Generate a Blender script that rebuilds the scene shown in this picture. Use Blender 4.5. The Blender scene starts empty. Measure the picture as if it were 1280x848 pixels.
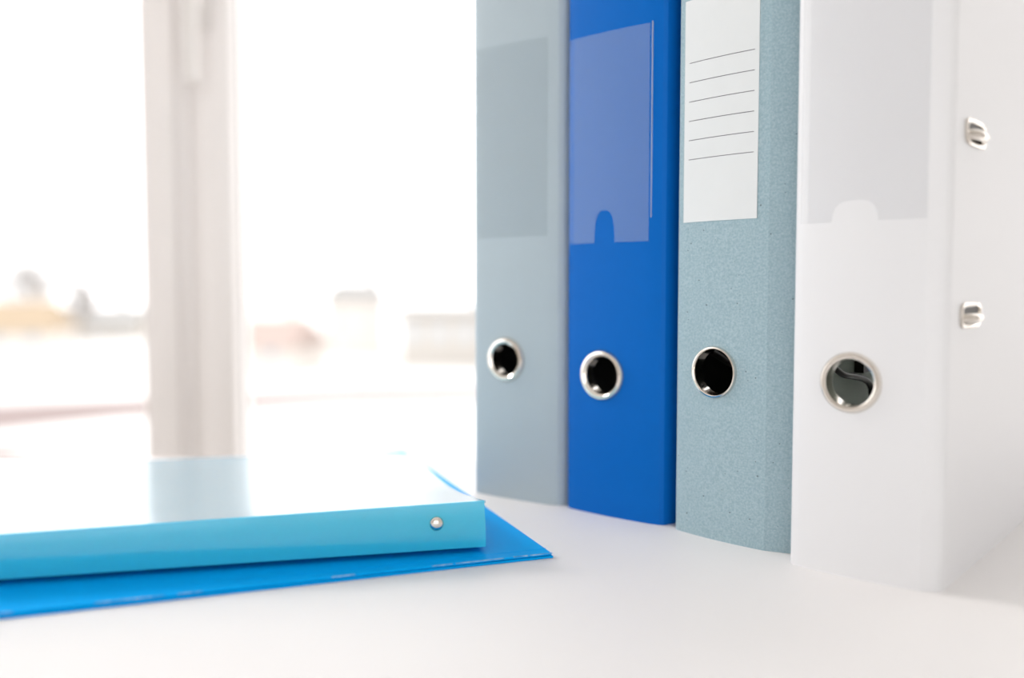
import bpy, bmesh, math, random
from mathutils import Vector, Matrix

# ------------------------------------------------------------------ camera
scn = bpy.context.scene
C = scn.collection
R = math.radians
PITCH = 3.21                       # degrees looking down; desk top is z = 0, units are metres
cam_d = bpy.data.cameras.new('camera')
cam_d.sensor_width = 36.0
cam_d.lens = 36.0 * 1140.0 / 1280.0
cam_d.clip_start = 0.01
cam_d.clip_end = 600
cam_d.dof.use_dof = True
cam_d.dof.focus_distance = 0.468
cam_d.dof.aperture_fstop = 2.6
cam = bpy.data.objects.new('camera', cam_d)
cam.location = (0, 0, 0.133)
cam.rotation_euler = (R(90 - PITCH), 0, 0)
C.objects.link(cam)
scn.camera = cam

# ------------------------------------------------------------------ world, sun, exposure
W = bpy.data.worlds.new('overcast_sky')
scn.world = W
W.use_nodes = True
bg = W.node_tree.nodes['Background']
bg.inputs[0].default_value = (1.0, 0.997, 0.995, 1)
bg.inputs[1].default_value = 2.45
sun_d = bpy.data.lights.new('veiled_sun', 'SUN')
sun_d.energy = 2.3
sun_d.angle = R(16)
sun_d.color = (1.0, 0.97, 0.94)
sun = bpy.data.objects.new('veiled_sun', sun_d)
_dir = Vector((0.88, -0.48, -0.62))
sun.rotation_euler = _dir.to_track_quat('-Z', 'Y').to_euler()
sun.location = (-4, 3, 3)
C.objects.link(sun)
vs = scn.view_settings
vs.view_transform = 'Standard'
vs.look = 'None'
vs.gamma = 1.0
vs.exposure = 0.0
vs.use_curve_mapping = False

# ------------------------------------------------------------------ materials
def lin(r, g, b):
    f = lambda c: (c / 255 / 12.92) if c / 255 <= 0.04045 else ((c / 255 + 0.055) / 1.055) ** 2.4
    return (f(r), f(g), f(b), 1.0)

def mat(name, rgb, rough=0.5, metal=0.0, spec=0.5, noise=None, bump=None, coat=0.0, coat_rough=0.1, trans=0.0):
    """noise = (scale, amount, second colour); bump = (scale, strength)"""
    m = bpy.data.materials.new(name)
    m.use_nodes = True
    nt = m.node_tree
    b = nt.nodes['Principled BSDF']
    b.inputs['Base Color'].default_value = lin(*rgb)
    b.inputs['Roughness'].default_value = rough
    b.inputs['Metallic'].default_value = metal
    b.inputs['Specular IOR Level'].default_value = spec
    b.inputs['Coat Weight'].default_value = coat
    b.inputs['Coat Roughness'].default_value = coat_rough
    b.inputs['Transmission Weight'].default_value = trans
    tc = nt.nodes.new('ShaderNodeTexCoord')
    if noise:
        n = nt.nodes.new('ShaderNodeTexNoise')
        n.inputs['Scale'].default_value = noise[0]
        n.inputs['Detail'].default_value = 5
        nt.links.new(tc.outputs['Object'], n.inputs['Vector'])
        mx = nt.nodes.new('ShaderNodeMix')
        mx.data_type = 'RGBA'
        mx.inputs[6].default_value = lin(*rgb)
        mx.inputs[7].default_value = lin(*noise[2])
        mr = nt.nodes.new('ShaderNodeMapRange')
        mr.inputs[1].default_value = 0.4
        mr.inputs[2].default_value = 0.7
        mr.inputs[4].default_value = noise[1]
        nt.links.new(n.outputs[0], mr.inputs[0])
        nt.links.new(mr.outputs[0], mx.inputs[0])
        nt.links.new(mx.outputs[2], b.inputs['Base Color'])
    if bump:
        n2 = nt.nodes.new('ShaderNodeTexNoise')
        n2.inputs['Scale'].default_value = bump[0]
        n2.inputs['Detail'].default_value = 4
        nt.links.new(tc.outputs['Object'], n2.inputs['Vector'])
        bp = nt.nodes.new('ShaderNodeBump')
        bp.inputs['Strength'].default_value = bump[1]
        bp.inputs['Distance'].default_value = 0.0004
        nt.links.new(n2.outputs[0], bp.inputs['Height'])
        nt.links.new(bp.outputs[0], b.inputs['Normal'])
    return m

def recycled_board(name):
    """blue-grey pressed board: soft mottling, pale fibres and dark flecks"""
    m = mat(name, (133, 155, 163), rough=0.75, spec=0.3, bump=(1300, 0.3))
    nt = m.node_tree
    b = nt.nodes['Principled BSDF']
    tc = nt.nodes.new('ShaderNodeTexCoord')
    def nz(scale, lo, hi, det=3.0, dist=0.0):
        n = nt.nodes.new('ShaderNodeTexNoise')
        n.inputs['Scale'].default_value = scale
        n.inputs['Detail'].default_value = det
        n.inputs['Distortion'].default_value = dist
        nt.links.new(tc.outputs['Object'], n.inputs['Vector'])
        r = nt.nodes.new('ShaderNodeMapRange')
        r.inputs[1].default_value = lo
        r.inputs[2].default_value = hi
        nt.links.new(n.outputs[0], r.inputs[0])
        return r.outputs[0]
    def mix(fac, a, col):
        x = nt.nodes.new('ShaderNodeMix')
        x.data_type = 'RGBA'
        nt.links.new(fac, x.inputs[0])
        if isinstance(a, tuple):
            x.inputs[6].default_value = a
        else:
            nt.links.new(a, x.inputs[6])
        x.inputs[7].default_value = col
        return x.outputs[2]
    c = mix(nz(900, 0.36, 0.68, 6), lin(146, 171, 181), lin(166, 188, 196))
    c = mix(nz(1100, 0.66, 0.74, 2, 2.0), c, lin(186, 203, 208))
    c = mix(nz(520, 0.765, 0.785, 1), c, lin(86, 96, 100))
    nt.links.new(c, b.inputs['Base Color'])
    return m

def film(name, tint, opacity, rough, gloss):
    """clear plastic film: mostly see-through, slightly milky, with a real gloss on top"""
    m = bpy.data.materials.new(name)
    m.use_nodes = True
    nt = m.node_tree
    nt.nodes.clear()
    out = nt.nodes.new('ShaderNodeOutputMaterial')
    tr = nt.nodes.new('ShaderNodeBsdfTransparent')
    df = nt.nodes.new('ShaderNodeBsdfDiffuse')
    df.inputs[0].default_value = lin(*tint)
    gl = nt.nodes.new('ShaderNodeBsdfGlossy')
    gl.inputs['Roughness'].default_value = rough
    m1 = nt.nodes.new('ShaderNodeMixShader')
    m1.inputs[0].default_value = opacity
    nt.links.new(tr.outputs[0], m1.inputs[1])
    nt.links.new(df.outputs[0], m1.inputs[2])
    fr = nt.nodes.new('ShaderNodeFresnel')
    fr.inputs['IOR'].default_value = gloss
    m2 = nt.nodes.new('ShaderNodeMixShader')
    ge = nt.nodes.new('ShaderNodeNewGeometry')      # the sheet is solid: only its outer faces shine, no internal total reflection
    fm = nt.nodes.new('ShaderNodeMath')
    fm.operation = 'SUBTRACT'
    fm.use_clamp = True
    nt.links.new(fr.outputs[0], fm.inputs[0])
    nt.links.new(ge.outputs['Backfacing'], fm.inputs[1])
    nt.links.new(fm.outputs[0], m2.inputs[0])
    nt.links.new(m1.outputs[0], m2.inputs[1])
    nt.links.new(gl.outputs[0], m2.inputs[2])
    nt.links.new(m2.outputs[0], out.inputs[0])
    return m

M = dict(
    desk=mat('white_desk_laminate', (236, 234, 234), rough=0.5, spec=0.15, noise=(6, 0.25, (233, 231, 231))),
    desk_leg=mat('white_powder_coat', (225, 225, 225), rough=0.4),
    wall=mat('white_wall_paint', (236, 233, 230), rough=0.9, bump=(300, 0.1)),
    ceiling=mat('white_ceiling_paint', (240, 239, 237), rough=0.9, bump=(300, 0.1)),
    floor=mat('light_floor_vinyl', (196, 190, 184), rough=0.5, noise=(3, 0.5, (186, 180, 174))),
    pvc=mat('white_window_pvc', (245, 240, 238), rough=0.35, noise=(2, 0.3, (242, 235, 233))),
    gasket=mat('grey_rubber_gasket', (150, 146, 144), rough=0.7),
    handle=mat('white_window_handle', (234, 229, 226), rough=0.35),
    glass=film('window_glass', (255, 255, 255), 0.0, 0.0, 1.25),
    nickel=mat('nickel_plate', (226, 220, 212), rough=0.16, metal=1.0),
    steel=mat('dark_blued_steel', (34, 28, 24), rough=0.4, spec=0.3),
    grey=mat('pale_grey_paper_board', (172, 186, 194), rough=0.5, noise=(60, 0.3, (169, 182, 189)), bump=(700, 0.12)),
    blue=mat('blue_plastic_board', (0, 100, 188), rough=0.5, spec=0.12, bump=(600, 0.12)),
    lg=recycled_board('recycled_blue_grey_board'),
    white=mat('white_plastic_board', (227, 227, 229), rough=0.42, bump=(350, 0.06)),
    lining_dark=mat('black_lining_paper', (16, 16, 17), rough=0.9, spec=0.1),
    lining_grey=mat('grey_lining_paper', (200, 206, 200), rough=0.8, noise=(40, 0.3, (192, 198, 192))),
    pocket_blue=film('clear_pocket_film_on_blue', (170, 196, 236), 0.16, 0.35, 1.3),
    pocket_grey=film('clear_pocket_film_on_grey', (156, 174, 184), 0.06, 0.3, 1.2),
    pocket_white=film('clear_pocket_film_on_white', (208, 211, 218), 0.06, 0.35, 1.2),
    weld=film('clear_weld_seam', (214, 224, 240), 0.4, 0.15, 1.45),
    label=mat('off_white_label_paper', (222, 225, 226), rough=0.8, noise=(90, 0.3, (218, 221, 222))),
    ink=mat('grey_print_ink', (84, 84, 90), rough=0.8),
    cyan=mat('light_blue_polypropylene', (66, 220, 252), rough=0.2, spec=0.6, coat=0.8, coat_rough=0.13, bump=(250, 0.03)),
    frosted=mat('pale_frosted_blue_plastic', (190, 230, 246), rough=0.2, spec=0.6, coat=0.8, coat_rough=0.13, bump=(250, 0.03)),  # top cover paler than the spine: window sheen put into its colour
    folder=mat('bright_blue_folder_card', (0, 168, 246), rough=0.5, spec=0.06, bump=(500, 0.08)),
    scuff=mat('scuffed_blue_card_edge', (60, 150, 218), rough=0.7, noise=(260, 0.9, (176, 206, 230))),
    snow=mat('snowy_ground', (214, 212, 210), rough=0.95, noise=(0.05, 0.6, (190, 187, 185))),
    road=mat('pinkish_grey_asphalt', (140, 127, 125), rough=0.95, spec=0.05, noise=(0.4, 0.5, (132, 119, 117))),
    plaster=mat('pale_plaster', (212, 206, 200), rough=0.9, noise=(0.5, 0.4, (206, 200, 194))),
    beige=mat('beige_plaster', (182, 177, 171), rough=0.9, noise=(0.5, 0.4, (176, 171, 165))),
    roof_tan=mat('tan_roof_tiles', (164, 146, 124), rough=0.9, noise=(2, 0.5, (156, 138, 116))),
    roof_red=mat('faded_red_roof_tiles', (164, 147, 140), rough=0.9, noise=(2, 0.5, (158, 141, 134))),
    roof_grey=mat('grey_metal_roof', (144, 142, 140), rough=0.7, noise=(2, 0.4, (120, 118, 116))),
    house_glass=mat('house_window_glass', (176, 182, 188), rough=0.1),
    frost=mat('frosted_twigs', (178, 174, 172), rough=0.95, noise=(3, 0.5, (168, 164, 162))),  # twigs whitened so their colour carries the outdoor haze
    bark=mat('grey_bark', (150, 142, 136), rough=0.95, noise=(8, 0.5, (136, 128, 122))),
)

# thin plastic lets light through: part of it scatters out on the far side
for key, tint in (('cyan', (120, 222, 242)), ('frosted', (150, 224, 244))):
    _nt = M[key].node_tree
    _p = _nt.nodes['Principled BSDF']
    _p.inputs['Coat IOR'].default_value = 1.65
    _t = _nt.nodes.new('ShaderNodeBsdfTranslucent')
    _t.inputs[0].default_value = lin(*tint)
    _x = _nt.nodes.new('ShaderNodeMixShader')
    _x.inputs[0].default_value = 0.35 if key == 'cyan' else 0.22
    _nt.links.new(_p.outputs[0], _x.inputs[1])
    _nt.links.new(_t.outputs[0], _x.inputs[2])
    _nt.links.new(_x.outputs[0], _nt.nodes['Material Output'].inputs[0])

# ------------------------------------------------------------------ helpers
def link(name, bm, m, parent=None, smooth=False):
    me = bpy.data.meshes.new(name)
    bmesh.ops.recalc_face_normals(bm, faces=bm.faces[:])
    bm.to_mesh(me)
    bm.free()
    for mm in (m if isinstance(m, (list, tuple)) else [m]):
        me.materials.append(mm)
    if smooth:
        me.shade_smooth()
        try:
            me.set_sharp_from_angle(angle=R(38))
        except Exception:
            pass
    o = bpy.data.objects.new(name, me)
    C.objects.link(o)
    if parent is not None:
        o.parent = parent
    return o

def empty(name, loc, rz, label, cat, group=None):
    o = bpy.data.objects.new(name, None)
    C.objects.link(o)
    o.empty_display_size = 0.05
    o.location = loc
    o.rotation_euler = (0, 0, rz)
    o['label'] = label
    o['category'] = cat
    if group:
        o['group'] = group
    return o

def structure(o):
    o['kind'] = 'structure'
    return o

def box(bm, lo, hi, bevel=0.0, seg=2):
    vs_ = bmesh.ops.create_cube(bm, size=1.0)['verts']
    s = [hi[i] - lo[i] for i in range(3)]
    for v in vs_:
        v.co = Vector([lo[i] + (v.co[i] + 0.5) * s[i] for i in range(3)])
    if bevel > 0:
        ed = list({e for v in vs_ for e in v.link_edges})
        bmesh.ops.bevel(bm, geom=ed, offset=bevel, segments=seg, affect='EDGES', profile=0.5)

def boxes(*bs):
    bm = bmesh.new()
    for b in bs:
        box(bm, *b)
    return bm

def prism(bm, poly, z0, z1):
    """closed outline in the xy plane pulled up from z0 to z1"""
    a = [bm.verts.new((x, y, z0)) for x, y in poly]
    b = [bm.verts.new((x, y, z1)) for x, y in poly]
    n = len(poly)
    for i in range(n):
        bm.faces.new((a[i], a[(i + 1) % n], b[(i + 1) % n], b[i]))
    bm.faces.new(a)
    bm.faces.new(b)

def lathe(bm, prof, n, place):
    """profile of (radius, height along axis), spun; place maps (x, y, axis) to a point"""
    rings = []
    for r, h in prof:
        if r < 1e-7:
            rings.append([bm.verts.new(place(0, 0, h))])
        else:
            rings.append([bm.verts.new(place(r * math.cos(2 * math.pi * k / n), r * math.sin(2 * math.pi * k / n), h)) for k in range(n)])
    for A, B in zip(rings, rings[1:]):
        for k in range(n):
            j = (k + 1) % n
            if len(A) == 1 and len(B) == 1:
                continue
            if len(A) == 1:
                bm.faces.new((A[0], B[k], B[j]))
            elif len(B) == 1:
                bm.faces.new((A[k], A[j], B[0]))
            else:
                bm.faces.new((A[k], A[j], B[j], B[k]))

def tube(bm, pts, r, n=10, closed=False):
    pts = [Vector(p) for p in pts]
    L = len(pts)
    rings = []
    for i, p in enumerate(pts):
        if closed:
            t = pts[(i + 1) % L] - pts[i - 1]
        else:
            t = pts[min(i + 1, L - 1)] - pts[max(i - 1, 0)]
        t.normalize()
        up = Vector((0, 0, 1)) if abs(t.z) < 0.9 else Vector((1, 0, 0))
        a = t.cross(up).normalized()
        b = t.cross(a).normalized()
        rings.append([bm.verts.new(p + a * r * math.cos(2 * math.pi * k / n) + b * r * math.sin(2 * math.pi * k / n)) for k in range(n)])
    pairs = list(zip(rings, rings[1:])) + ([(rings[-1], rings[0])] if closed else [])
    for A, B in pairs:
        for k in range(n):
            j = (k + 1) % n
            bm.faces.new((A[k], A[j], B[j], B[k]))
    if not closed:
        bm.faces.new(rings[0])
        bm.faces.new(rings[-1])

def smooth_path(pts, n=6):
    P = [Vector(p) for p in pts]
    P = [P[0] * 2 - P[1]] + P + [P[-1] * 2 - P[-2]]
    out = []
    for i in range(1, len(P) - 2):
        for k in range(n):
            t = k / n
            a, b, c, d = P[i - 1:i + 3]
            out.append(0.5 * ((2 * b) + (c - a) * t + (2 * a - 5 * b + 4 * c - d) * t * t + (3 * b - a - 3 * c + d) * t ** 3))
    out.append(P[-2])
    return out

# ------------------------------------------------------------------ the room
FZ, CZ, WY = -0.74, 1.95, 1.20
X0, X1, SZ, HZ = -2.76, 1.96, -0.40, 1.72          # window opening in the back wall
structure(link('floor', boxes(((-3.2, -2.6, FZ - 0.1), (3.2, WY + 0.25, FZ))), M['floor']))
structure(link('ceiling', boxes(((-3.2, -2.6, CZ), (3.2, WY + 0.25, CZ + 0.1))), M['ceiling']))
structure(link('wall_back', boxes(
    ((-3.2, WY, FZ), (3.2, WY + 0.25, SZ)), ((-3.2, WY, HZ), (3.2, WY + 0.25, CZ)),
    ((-3.2, WY, SZ), (X0, WY + 0.25, HZ)), ((X1, WY, SZ), (3.2, WY + 0.25, HZ))), M['wall']))
structure(link('wall_right', boxes(((3.2, -2.6, FZ), (3.35, WY + 0.25, CZ))), M['wall']))
# the far end behind the camera is glazed too
structure(link('wall_front', boxes(((-3.2, -2.75, FZ), (3.35, -2.6, SZ)), ((-3.2, -2.75, HZ), (3.35, -2.6, CZ)), ((-3.2, -2.75, SZ), (-1.0, -2.6, HZ)),
    ((2.0, -2.75, SZ), (3.35, -2.6, HZ)), ((0.5, -2.75, SZ), (0.62, -2.6, HZ))), M['wall']))
# the left wall has one wide window near the back corner
structure(link('wall_left', boxes(((-3.35, -2.75, FZ), (-3.2, WY + 0.25, SZ)), ((-3.35, -2.75, HZ), (-3.2, WY + 0.25, CZ)),
    ((-3.35, WY - 0.05, SZ), (-3.2, WY + 0.25, HZ)), ((-3.35, -2.75, SZ), (-3.2, -0.35, HZ))), M['wall']))
structure(link('trim_1', boxes(((X0 - 0.05, WY - 0.09, SZ - 0.03), (X1 + 0.05, WY + 0.06, SZ), 0.006)), M['pvc'], smooth=True))

def window(name, xa, xb, handle_side):
    """fixed frame, one sash inside it, glazing bead, pane and lever handle"""
    root = bpy.data.objects.new(name, None)
    C.objects.link(root)
    root.location = ((xa + xb) / 2, WY + 0.03, SZ)
    root['kind'] = 'structure'
    root['label'] = 'tall white plastic framed window beside the wide post' 
    root['category'] = 'window'
    w, h = xb - xa, HZ - SZ
    def ring(t, y0, y1, inset, bev):
        a, b, c, d = -w / 2 + inset, w / 2 - inset, inset, h - inset
        return boxes(((a, y0, c), (a + t, y1, d), bev), ((b - t, y0, c), (b, y1, d), bev),
                     ((a + t * 0.98, y0, c), (b - t * 0.98, y1, c + t), bev), ((a + t * 0.98, y0, d - t), (b - t * 0.98, y1, d), bev))
    link('window_frame', ring(0.03, 0, 0.07, 0.0, 0.003), M['pvc'], root, True)
    sash = link('sash', ring(0.046, -0.014, 0.056, 0.0155, 0.004), M['pvc'], root, True)
    link('gasket', ring(0.003, 0.015, 0.022, 0.0605, 0.0), M['gasket'], sash)
    link('pane', boxes(((-w / 2 + 0.058, 0.016, 0.058), (w / 2 - 0.058, 0.020, h - 0.058))), M['glass'], sash)
    hx = handle_side * (w / 2 - 0.022)
    hz = 0.395 + 0.11 - SZ
    bm = boxes(((hx - 0.014, -0.024, hz - 0.035), (hx + 0.014, -0.013, hz + 0.035), 0.004))
    hd = link('handle', bm, M['handle'], root, True)
    bm = boxes(((hx - 0.009, -0.055, hz - 0.011), (hx + 0.009, -0.02, hz + 0.011), 0.004),
               ((hx - 0.011, -0.064, hz - 0.112), (hx + 0.011, -0.046, hz + 0.013), 0.006))
    link('lever', bm, M['handle'], hd, True)
    return root

PX = -0.430                                        # middle of the wide post, where two sashes meet
step = 0.78
edges = [X0, PX - 2 * step, PX - step, PX, PX + step, PX + 2 * step, X1]
for i in range(6):
    w_ = window('window_%d' % (i + 1), edges[i], edges[i + 1], 1 if i in (0, 2, 4) else -1)
    w_['label'] = ['tall white window at the corner with the glazed left wall', 'tall white window second from the glazed left wall', 'tall white window whose handleless side forms half of the wide blurred post',
                   'tall white window with a handle, between the wide blurred post and the binders', 'tall white window behind the row of binders',
                   'tall white window at the right end of the window wall'][i]
    if i == 2:                                     # the pair at the wide post shares one handle, on the other sash
        for ch in list(w_.children):
            if ch.name.startswith('handle'):
                for g in list(ch.children):
                    bpy.data.objects.remove(g)
                bpy.data.objects.remove(ch)

# ------------------------------------------------------------------ outside, one floor down
GZ = -6.5
structure(link('ground_outside', boxes(((-160, WY + 0.6, GZ - 0.5), (160, 320, GZ))), M['snow']))
def at(px, Y):
    return (px - 640) / 1140.0 * Y
def strip(name, pts, label):
    bm = bmesh.new()
    lo, hi = [], []
    for (x, y, w) in pts:
        lo.append((x, y - w / 2))
        hi.append((x, y + w / 2))
    for k in range(len(pts) - 1):
        prism(bm, [lo[k], lo[k + 1], hi[k + 1], hi[k]], GZ, GZ + 0.05)
    bmesh.ops.remove_doubles(bm, verts=bm.verts[:], dist=1e-4)
    o = link(name, bm, M['road'])
    o['kind'] = 'structure'
    return o
strip('road_outside', [(-70, 34, 13), (-40, 40, 13), (-27, 45.5, 14), (-20, 50.5, 9), (-10, 56, 7), (4, 58, 7), (40, 60, 7)], '')
strip('pavement_outside', [(-50, 28, 9), (-30, 32, 9), (-22, 35, 6), (-18.2, 37, 1)], '')

def house(name, px, Y, w, d, hw, hr, rz, wall, roof, label, hip=0.0, nwin=3):
    root = empty(name, (at(px, Y), Y, GZ), R(rz), label, 'house', 'houses beyond the window')
    link('walls', boxes(((-w / 2, -d / 2, 0), (w / 2, d / 2, hw))), M[wall], root)
    bm = bmesh.new()
    o_ = 0.5
    pts = [(-w / 2 - o_, -d / 2 - o_, hw), (w / 2 + o_, -d / 2 - o_, hw), (w / 2 + o_, d / 2 + o_, hw), (-w / 2 - o_, d / 2 + o_, hw)]
    b = [bm.verts.new(p) for p in pts]
    r1, r2 = bm.verts.new((-w / 2 - o_ + hip, 0, hw + hr)), bm.verts.new((w / 2 + o_ - hip, 0, hw + hr))
    for f in ((b[0], b[1], r2, r1), (b[2], b[3], r1, r2), (b[1], b[2], r2), (b[3], b[0], r1), (b[3], b[2], b[1], b[0])):
        bm.faces.new(f)
    rf = link('roof', bm, M[roof], root)
    link('chimney', boxes(((w * 0.2, 0.3, hw + hr * 0.3), (w * 0.2 + 0.7, 1.0, hw + hr + 0.7))), M[wall], rf)
    for k in range(nwin):
        cx = -w / 2 + w * (k + 0.5) / nwin
        wn = link('house_window', boxes(((cx - 0.65, -d / 2 - 0.05, hw * 0.5), (cx + 0.65, -d / 2 + 0.05, hw * 0.5 + 1.3))), M['plaster'], root)
        link('window_pane', boxes(((cx - 0.52, -d / 2 - 0.08, hw * 0.5 + 0.12), (cx + 0.52, -d / 2 - 0.04, hw * 0.5 + 1.18))), M['house_glass'], wn)
    return root
house('house', 12, 84, 9, 8, 2.8, 2.6, 12, 'plaster', 'roof_tan', 'low pale house with a tan tiled roof seen through the window', 1.0)
house('house', 120, 120, 15, 9, 2.6, 1.4, -4, 'beige', 'roof_grey', 'long low beige building left of the window post', 0.0, 5)
house('house', 338, 74, 6.5, 7, 2.0, 2.2, -10, 'plaster', 'roof_red', 'small pale cottage with a faded red roof right of the window post', 0.6, 2)
house('house', 446, 92, 5.6, 8, 5.4, 1.8, 8, 'plaster', 'roof_grey', 'tall narrow white house with a grey roof', 1.2, 2)
house('house', 566, 80, 8.5, 9, 4.4, 0.7, 3, 'beige', 'roof_grey', 'wide beige block with a nearly flat roof', 0.0, 4)

def tree(px, Y, h, r, seed, label):
    rnd = random.Random(seed)
    root = empty('bare_tree', (at(px, Y), Y, GZ), 0, label, 'tree', 'frosted trees beyond the window')
    bm = bmesh.new()
    tube(bm, [(0, 0, 0), (0.1, 0, h * 0.3), (-0.05, 0.1, h * 0.6), (0.05, 0, h * 0.66)], 0.13, 8)
    link('trunk', bm, M['bark'], root, True)
    bm = bmesh.new()
    for k in range(64):
        z0 = h * rnd.uniform(0.3, 0.85)
        a, el, L = rnd.uniform(0, 6.28), rnd.uniform(0.3, 1.0), r * rnd.uniform(0.5, 1.0) * (1.25 - z0 / h)* 1.4
        p0 = Vector((0, 0, z0))
        d = Vector((math.cos(a) * math.cos(el), math.sin(a) * math.cos(el), math.sin(el)))
        tube(bm, [p0, p0 + d * L * 0.6, p0 + d * L + Vector((0, 0, L * 0.15))], 0.07, 5)
        for q in range(5):
            e = p0 + d * L * rnd.uniform(0.3, 1.0)
            d2 = (d + Vector([rnd.uniform(-.8, .8) for _ in range(3)])).normalized()
            tube(bm, [e, e + d2 * L * 0.45], 0.05, 4)
    br = link('branches', bm, M['frost'], root)
    br['kind'] = 'stuff'
tree(38, 110, 10.5, 4.2, 3, 'taller frosted bare tree behind the tan-roofed house')
tree(100, 104, 8.2, 2.4, 8, 'slim frosted bare tree beside the long low beige building')

# ------------------------------------------------------------------ the desk
desk = empty('desk', (0, 0.30, FZ), 0, 'white laminate desk carrying the binders and folders', 'desk')
zt = -FZ
link('desk_top', boxes(((-0.85, -0.40, zt - 0.026), (0.85, 0.41, zt), 0.0025)), M['desk'], desk, True)
for sx in (-1, 1):
    for sy in (-1, 1):
        link('leg', boxes(((sx * 0.79 - 0.025, sy * 0.35 - 0.025, 0), (sx * 0.79 + 0.025, sy * 0.35 + 0.025, zt - 0.026), 0.003)), M['desk_leg'], desk, True)
    link('side_rail', boxes(((sx * 0.79 - 0.015, -0.325, zt - 0.066), (sx * 0.79 + 0.015, 0.325, zt - 0.026), 0.002)), M['desk_leg'], desk, True)
link('back_rail', boxes(((-0.765, 0.335, zt - 0.076), (0.765, 0.36, zt - 0.026), 0.002)), M['desk_leg'], desk, True)

# ------------------------------------------------------------------ standing lever arch binders
T = 0.0024          # board thickness
HB = 0.318          # binder height
def offset_profile(p, t):
    out = []
    for i, q in enumerate(p):
        a, b = p[max(i - 1, 0)], p[min(i + 1, len(p) - 1)]
        tx, ty = b[0] - a[0], b[1] - a[1]
        L = math.hypot(tx, ty)
        out.append((q[0] - ty / L * t, q[1] + tx / L * t))
    return out

def interp(prof, u):
    for (a, b), (c, d) in zip(prof, prof[1:]):
        if a <= u <= c and c > a:
            return b + (d - b) * (u - a) / (c - a)
    return prof[-1][1]

def binder(name, label, P0, th, prof, lc, rc, board, lining, ring, depth=0.285):
    """local x runs along the spine, local y into the depth, z up; lc / rc are the slants of the two covers (degrees, + leans to +x)"""
    root = empty(name, (P0[0], P0[1], 0), -R(th), label, 'binder', 'lever arch binders in a row')
    # spine board with its rounded hinges
    bm = bmesh.new()
    inn = offset_profile(prof, T)
    prism(bm, prof + inn[::-1], 0, HB)
    ru, rz, r_out, r_in, rim = ring
    rd = interp(prof, ru)
    # lining behind the spine
    sp = link('spine', bm, board, root)
    in2 = offset_profile(prof, T + 0.0005)
    bm = bmesh.new()
    prism(bm, inn[1:-1] + in2[1:-1][::-1], 0.004, HB - 0.004)
    ln = link('lining', bm, lining, sp)
    # punch the finger hole through both
    cut = bmesh.new()
    lathe(cut, [(0, -0.02), (r_in + 0.0012, -0.02), (r_in + 0.0012, 0.02), (0, 0.02)], 48, lambda x, y, h: (ru + x, rd + h, rz + y))
    co = link('cutter', cut, board)
    bpy.context.view_layer.update()
    for o in (sp, ln):
        md = o.modifiers.new('hole', 'BOOLEAN')
        md.operation = 'DIFFERENCE'
        md.solver = 'EXACT'
        md.object = co
    co.matrix_world = root.matrix_world
    bpy.context.view_layer.update()
    dg = bpy.context.evaluated_depsgraph_get()
    for o in (sp, ln):
        me = bpy.data.meshes.new_from_object(o.evaluated_get(dg))
        o.modifiers.clear()
        o.data = me
        me.name = o.name
    bpy.data.objects.remove(co)
    for o in (sp,):
        o.data.shade_smooth()
        o.data.set_sharp_from_angle(angle=R(13))
    # eyelet
    bm = bmesh.new()
    lathe(bm, [(r_in, 0.006), (r_in, 0.0), (r_in + 0.0004, -0.0012), (r_in + (r_out - r_in) * 0.4, -rim), (r_in + (r_out - r_in) * 0.75, -rim * 0.85),
               (r_out, -0.0001), (r_out, 0.0006), (r_in + 0.001, 0.0006), (r_in + 0.001, 0.006), (r_in, 0.006)], 56,
          lambda x, y, h: (ru + x, rd + h, rz + y))
    link('finger_ring', bm, M['nickel'], root, True)
    # covers
    for side in (0, 1):
        x, y = (prof[0] if side == 0 else prof[-1])
        s = R(lc if side == 0 else rc)
        dx, dy = math.sin(s), math.cos(s)
        k = T if side == 0 else -T
        L = depth - y
        q = [(x, y - 0.0003), (x + dx * L, y + dy * L), (x + dx * L + k, y + dy * L), (x + k, y - 0.0003)]
        bm = bmesh.new()
        prism(bm, q, 0, HB)
        cv = link('cover', bm, board, root)
        k1, k2 = k, k * 1.2
        g = 0.004
        q = [(x + k1 + dx * g, y + g), (x + k1 + dx * (L - g), y + dy * (L - g)), (x + k2 + dx * (L - g), y + dy * (L - g)), (x + k2 + dx * g, y + g)]
        bm = bmesh.new()
        prism(bm, q, 0.004, HB - 0.004)
        link('lining', bm, lining, cv)
        if side == 0:
            mech = mechanism(root, x + k2, y, s)
    return root

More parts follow.
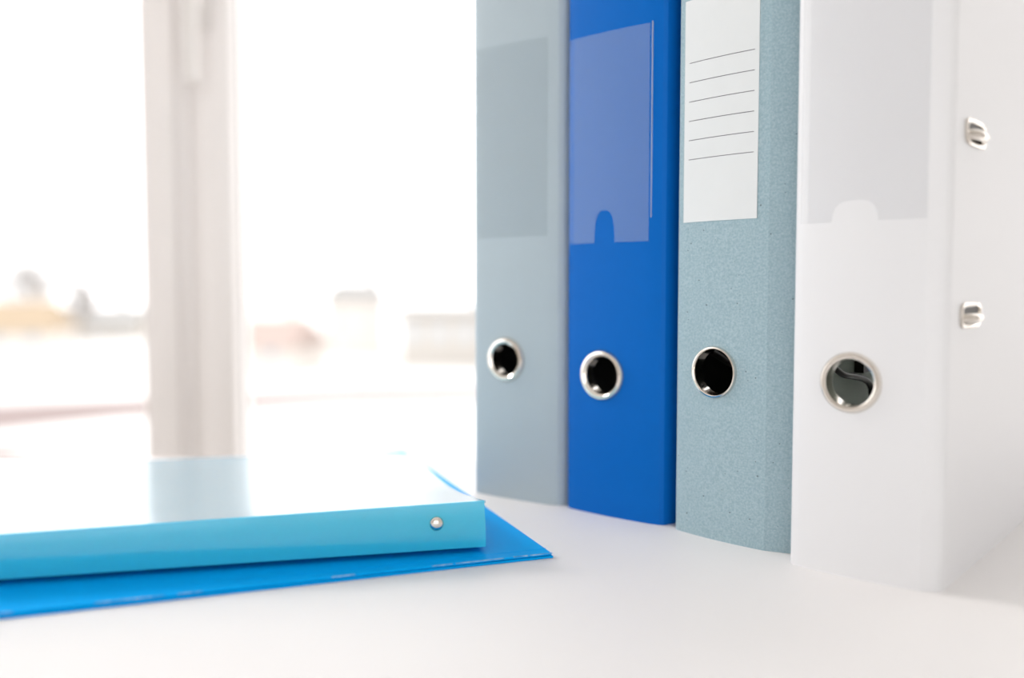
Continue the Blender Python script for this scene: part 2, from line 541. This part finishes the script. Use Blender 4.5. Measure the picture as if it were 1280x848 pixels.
def mechanism(root, x, y, s):
    """lever arch mechanism riveted to the inside of the left cover: plate, two arches, lever"""
    def P(off, d, z):
        return (x + math.sin(s) * d + off, y + math.cos(s) * d, z)
    bm = bmesh.new()
    for v in bmesh.ops.create_cube(bm, size=1.0)['verts']:
        v.co = P(0.0008 + v.co.x * 0.0016, 0.050 + v.co.y * 0.056, 0.163 + v.co.z * 0.13)
    pl = link('mechanism_plate', bm, M['nickel'], root)
    for z in (0.121, 0.205):
        bm = bmesh.new()
        pts = smooth_path([P(0.001, 0.030, z), P(0.020, 0.028, z), P(0.036, 0.032, z), P(0.043, 0.044, z), P(0.036, 0.058, z), P(0.020, 0.064, z), P(0.001, 0.064, z)], 5)
        tube(bm, pts, 0.0016, 8)
        link('arch', bm, M['nickel'], pl, True)
    bm = bmesh.new()
    tube(bm, smooth_path([P(0.003, 0.022, 0.0975), P(0.004, 0.042, 0.0890), P(0.004, 0.058, 0.0865), P(0.004, 0.074, 0.0838), P(0.004, 0.084, 0.0795), P(0.004, 0.087, 0.0715), P(0.004, 0.086, 0.055)], 5), 0.0017, 10)
    lv = link('lever', bm, M['steel'], pl, True)
    bm = bmesh.new()
    for v in bmesh.ops.create_cube(bm, size=1.0)['verts']:
        v.co = P(0.003 + v.co.x * 0.005, 0.080 + v.co.y * 0.022, 0.0965 + v.co.z * 0.018)
    link('lever_hinge', bm, M['steel'], lv)
    return pl

def profile(w, bulge, hinge, drop, left=0.004, deep=0.0):
    """outline of a spine seen from above: rounded left hinge, slightly bowed board, hinge strip on the right that turns back"""
    p = [(0.0, 0.0065), (0.0006, 0.0035), (0.002, 0.0015), (left, 0.0003)]
    n = 10
    for i in range(n + 1):
        t = i / n
        p.append((left + 0.001 + (w - hinge - left - 0.001) * t, -bulge * math.sin(math.pi * t) ** 0.9 if 0 < t < 1 else 0.0))
    if deep:                                       # the hinge rolls back into a groove beside the next binder
        return p + [(w - 0.0078, drop * 0.55), (w - 0.0058, drop), (w - 0.0042, drop + deep * 0.15), (w - 0.0026, drop + deep * 0.38), (w - 0.0012, drop + deep * 0.66), (w, drop + deep)]
    p += [(w - hinge * 0.5, drop * 0.5), (w - 0.0018, drop * 0.95), (w - 0.0005, drop * 1.0 + 0.0015), (w, drop + 0.004)]
    return p

def sheet_on(prof, u0, u1, z0, z1, lift, thick, n=12, notch=None):
    """a thin sheet lying on the outer face of a spine, optionally with a thumb notch (centre u, half width, top z) in its lower edge"""
    us = [u0 + (u1 - u0) * i / n for i in range(n + 1)]
    if notch:
        cu, hw, tz = notch
        us = sorted(set(us + [cu - hw, cu + hw] + [cu + hw * math.sin(math.pi * (k / 12 - 0.5)) * 0.999 for k in range(13)]))
    bm = bmesh.new()
    rows = []
    for u in us:
        zb = z0
        if notch:
            cu, hw, tz = notch
            if abs(u - cu) <= hw:
                k = abs(u - cu) / hw
                zb = tz - (tz - z0) * (1 - max(0, 1 - k ** 3) ** 0.4) if k < 0.999 else z0
        d = interp(prof, u)
        rows.append([bm.verts.new((u, d - lift - (thick if s else 0), z)) for s in (0, 1) for z in (zb, z1)])
    for A, B in zip(rows, rows[1:]):
        bm.faces.new((A[0], B[0], B[1], A[1]))
        bm.faces.new((A[2], A[3], B[3], B[2]))
        bm.faces.new((A[0], A[2], B[2], B[0]))
        bm.faces.new((A[1], B[1], B[3], A[3]))
    bm.faces.new(rows[0])
    bm.faces.new(rows[-1])
    return bm

# pale grey binder, farthest along the row
pg = profile(0.0712, 0.0012, 0.0105, 0.0012, deep=0.010)
b_grey = binder('lever_arch_binder', 'pale grey binder at the window end of the row, next to the blue one',
                (-0.0261, 0.589), 36.1, pg, 2.0, 0.5, M['grey'], M['lining_dark'], (0.0285, 0.0880, 0.0143, 0.0098, 0.0021))
link('label_pocket', sheet_on(pg, 0.0045, 0.0590, 0.1645, 0.2830, 0.0001, 0.0004), M['pocket_grey'], b_grey)
# blue binder
pb = profile(0.0740, 0.0014, 0.0135, 0.0026, deep=0.026)
b_blue = binder('lever_arch_binder', 'bright blue binder with a clear notched label pocket on its spine',
                (0.0316, 0.5476), 40.9, pb, 0.5, 0.5, M['blue'], M['lining_dark'], (0.0284, 0.0823, 0.0152, 0.0105, 0.0022))
bp_ = link('label_pocket', sheet_on(pb, 0.0028, 0.0588, 0.1590, 0.2782, 0.0001, 0.0004, notch=(0.0298, 0.0072, 0.1775)), M['pocket_blue'], b_blue)
link('pocket_weld', sheet_on(pb, 0.0600, 0.0607, 0.1720, 0.2790, 0.0, 0.0005, 2), M['weld'], bp_)
# recycled blue-grey binder
pl_ = profile(0.0738, 0.0017, 0.0158, 0.0066)
b_lg = binder('lever_arch_binder', 'speckled blue-grey recycled board binder with a ruled paper label',
              (0.0881, 0.4978), 47.1, pl_, -2.0, -7.2, M['lg'], M['lining_dark'], (0.0279, 0.0889, 0.0138, 0.0117, 0.0016))
lb = link('paper_label', sheet_on(pl_, 0.0064, 0.0517, 0.1679, 0.2843, 0.0, 0.0003), M['label'], b_lg)
for k in range(6):
    z = 0.2516 - k * (0.2516 - 0.2010) / 5 * 1.0
    link('ruled_line', sheet_on(pl_, 0.0097, 0.0494, z - 0.00017, z + 0.00017, 0.0003, 0.00004, 8), M['ink'], lb)
# white binder
pw = profile(0.0690, 0.0020, 0.0080, 0.0040, 0.005)
b_white = binder('lever_arch_binder', 'white binder at the desk-front end of the row, its slotted cover showing',
                 (0.1324, 0.4334), 40.5, pw, 0.0, 0.0, M['white'], M['lining_grey'], (0.0297, 0.0900, 0.0140, 0.0106, 0.0016))
link('label_pocket', sheet_on(pw, 0.0040, 0.0605, 0.1630, 0.3000, 0.0001, 0.0004, notch=(0.0300, 0.0105, 0.1725)), M['pocket_white'], b_white)
# metal-lined slots in the white cover, the arch tips poking through
for z, tilt in ((0.2025, -14), (0.1205, 0)):
    xo = pw[-1][0]
    y0 = pw[-1][1]
    bm = bmesh.new()
    ly, lz = 0.0170, 0.0060
    n = 28
    def ov(sc_y, sc_z, off):
        r = []
        for k in range(n):
            a = 2 * math.pi * k / n
            ca, sa = math.cos(a), math.sin(a)
            f = (abs(ca) ** 5 + abs(sa) ** 5) ** -0.2
            yy, zz = ly * sc_y * ca * f, lz * sc_z * sa * f
            t = R(tilt) * 0
            r.append(bm.verts.new((xo + off, y0 + 0.030 + yy, z + zz)))
        return r
    rings = [ov(1.0, 1.0, 0.0001), ov(1.0, 1.0, 0.0010), ov(0.92, 0.84, 0.0014), ov(0.84, 0.68, 0.0010), ov(0.82, 0.62, -0.0005)]
    for A, B in zip(rings, rings[1:]):
        for k in range(n):
            bm.faces.new((A[k], A[(k + 1) % n], B[(k + 1) % n], B[k]))
    sl = link('slot_eyelet', bm, M['nickel'], b_white, True)
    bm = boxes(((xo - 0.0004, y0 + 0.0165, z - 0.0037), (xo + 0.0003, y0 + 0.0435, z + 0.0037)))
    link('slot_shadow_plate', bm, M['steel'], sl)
    bm = bmesh.new()
    c = math.sin(R(tilt))
    tube(bm, smooth_path([(xo - 0.001, y0 + 0.0185, z - 0.0012), (xo + 0.0022, y0 + 0.023, z - 0.0012), (xo + 0.003, y0 + 0.030, z - 0.0012), (xo + 0.0022, y0 + 0.037, z - 0.0012), (xo - 0.001, y0 + 0.0415, z - 0.0012)], 5), 0.0023, 12)
    link('arch_tip', bm, M['nickel'], sl, True)

# ------------------------------------------------------------------ flat blue folder lying on the desk
FX, FYAW = (0.0205, 0.4425), 20.3
fold = empty('flat_folder', (FX[0], FX[1], 0), R(FYAW), 'flat bright blue card folder lying under the light blue ring binder', 'folder')
TF = 0.0012
def leaf(z0, dx, dy):
    bm = bmesh.new()
    box(bm, (-0.335, dy, z0), (dx, 0.305, z0 + TF), 0.0004, 1)
    return bm
link('back_cover', leaf(0.0, 0.0, 0.0), M['folder'], fold, True)
fc = link('front_cover', leaf(0.0014, -0.0006, 0.0005), M['folder'], fold, True)
zt_ = 0.0014 + TF
bm = boxes(((-0.335, 0.0085, zt_ - 0.0002), (-0.0008, 0.0091, zt_ + 0.00012)))
link('crease', bm, M['folder'], fc)
rnd = random.Random(4)
x = -0.0006
while x > -0.333:
    L = rnd.uniform(0.006, 0.03)
    if rnd.random() < 0.62:
        h = rnd.uniform(0.0003, 0.0007)
        link('scuff', boxes(((max(x - L, -0.334), 0.00042, zt_ - 0.0004), (x, 0.0005 + h, zt_ + 0.00006))), M['scuff'], fc)
    x -= L + rnd.uniform(0.0, 0.006)
FZT = zt_

# ------------------------------------------------------------------ light blue ring binder lying on it
rb = empty('ring_binder', (-0.0130, 0.4443, FZT), R(13.5), 'thin light blue plastic ring binder lying on the flat blue folder', 'binder')
LB, DB, TC, LIFT = 0.312, 0.258, 0.0013, 0.0028
def hs(x):
    return 0.0258 - 0.0030 * (-x / 0.2175)
def top_z(x, y):
    t = y / DB
    w = math.exp(x / 0.05)
    soft = 0.30 + 0.70 * (1 - t) ** 1.1
    steep = 0.07 + 0.93 * max(0.0, 1 - t * 1.02) ** 2.0
    return hs(x) * (soft * (1 - w) + steep * w)
NX, NY = 40, 36
bm = bmesh.new()
g = [[[bm.verts.new((-LB * i / NX, DB * j / NY, top_z(-LB * i / NX, DB * j / NY) - (TC if s else 0))) for j in range(NY + 1)] for i in range(NX + 1)] for s in (0, 1)]
for i in range(NX):
    for j in range(NY):
        for s in (0, 1):
            bm.faces.new((g[s][i][j], g[s][i + 1][j], g[s][i + 1][j + 1], g[s][i][j + 1]))
for i in range(NX):
    for j in (0, NY):
        bm.faces.new((g[0][i][j], g[0][i + 1][j], g[1][i + 1][j], g[1][i][j]))
for j in range(NY):
    for i in (0, NX):
        bm.faces.new((g[0][i][j], g[0][i][j + 1], g[1][i][j + 1], g[1][i][j]))
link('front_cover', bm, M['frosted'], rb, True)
bm = bmesh.new()                                   # the back cover bows up towards the spine
ys = [0.0, 0.008, 0.018, 0.03, 0.045, 0.06, 0.12, DB]
low = [(y, LIFT * max(0.0, 1 - y / 0.06) ** 1.3) for y in ys]
ol = low + [(y, z + TC) for y, z in low[::-1]]
A_ = [bm.verts.new((-LB, y, z)) for y, z in ol]
B_ = [bm.verts.new((0.0, y, z)) for y, z in ol]
for i in range(len(ol)):
    j = (i + 1) % len(ol)
    bm.faces.new((A_[i], A_[j], B_[j], B_[i]))
bm.faces.new(A_)
bm.faces.new(B_)
link('back_cover', bm, M['cyan'], rb, True)
# spine: a thin curved wall between the two covers
bm = bmesh.new()
NS, NZ = 40, 8
sp = [[[bm.verts.new((-LB * i / NX - (0.0008 * k / NZ if i == 0 else 0), -0.0006 - 0.0008 * math.sin(math.pi * k / NZ) + (TC if s else 0), LIFT + (hs(-LB * i / NX) - LIFT) * k / NZ)) for k in range(NZ + 1)] for i in range(NS + 1)] for s in (0, 1)]
for i in range(NS):
    for k in range(NZ):
        for s in (0, 1):
            bm.faces.new((sp[s][i][k], sp[s][i + 1][k], sp[s][i + 1][k + 1], sp[s][i][k + 1]))
    for k in (0, NZ):
        bm.faces.new((sp[0][i][k], sp[0][i + 1][k], sp[1][i + 1][k], sp[1][i][k]))
for k in range(NZ):
    for i in (0, NS):
        bm.faces.new((sp[0][i][k], sp[0][i][k + 1], sp[1][i][k + 1], sp[1][i][k]))
sb = link('spine', bm, M['cyan'], rb, True)
for xr in (-0.0246, -LB + 0.0246):
    bm = bmesh.new()
    lathe(bm, [(0.0, -0.0019), (0.0014, -0.0018), (0.0026, -0.0013), (0.0033, -0.0006), (0.0036, 0.0002), (0.0036, 0.003), (0, 0.003)], 32,
          lambda x, y, h: (xr + x, -0.0014 + h, 0.0160 + y))
    link('rivet', bm, M['nickel'], rb, True)
# ring mechanism inside
bm = boxes(((-LB + 0.012, 0.002, 0.0065), (-0.012, 0.0045, 0.0205), 0.0008))
rm = link('ring_plate', bm, M['nickel'], rb, True)
for xr in (-0.115, -0.195):
    bm = bmesh.new()
    tube(bm, [(xr, 0.0135 + 0.0085 * math.cos(2 * math.pi * k / 24), 0.0125 + 0.006 * math.sin(2 * math.pi * k / 24)) for k in range(24)], 0.0012, 8, True)
    link('ring', bm, M['nickel'], rm, True)
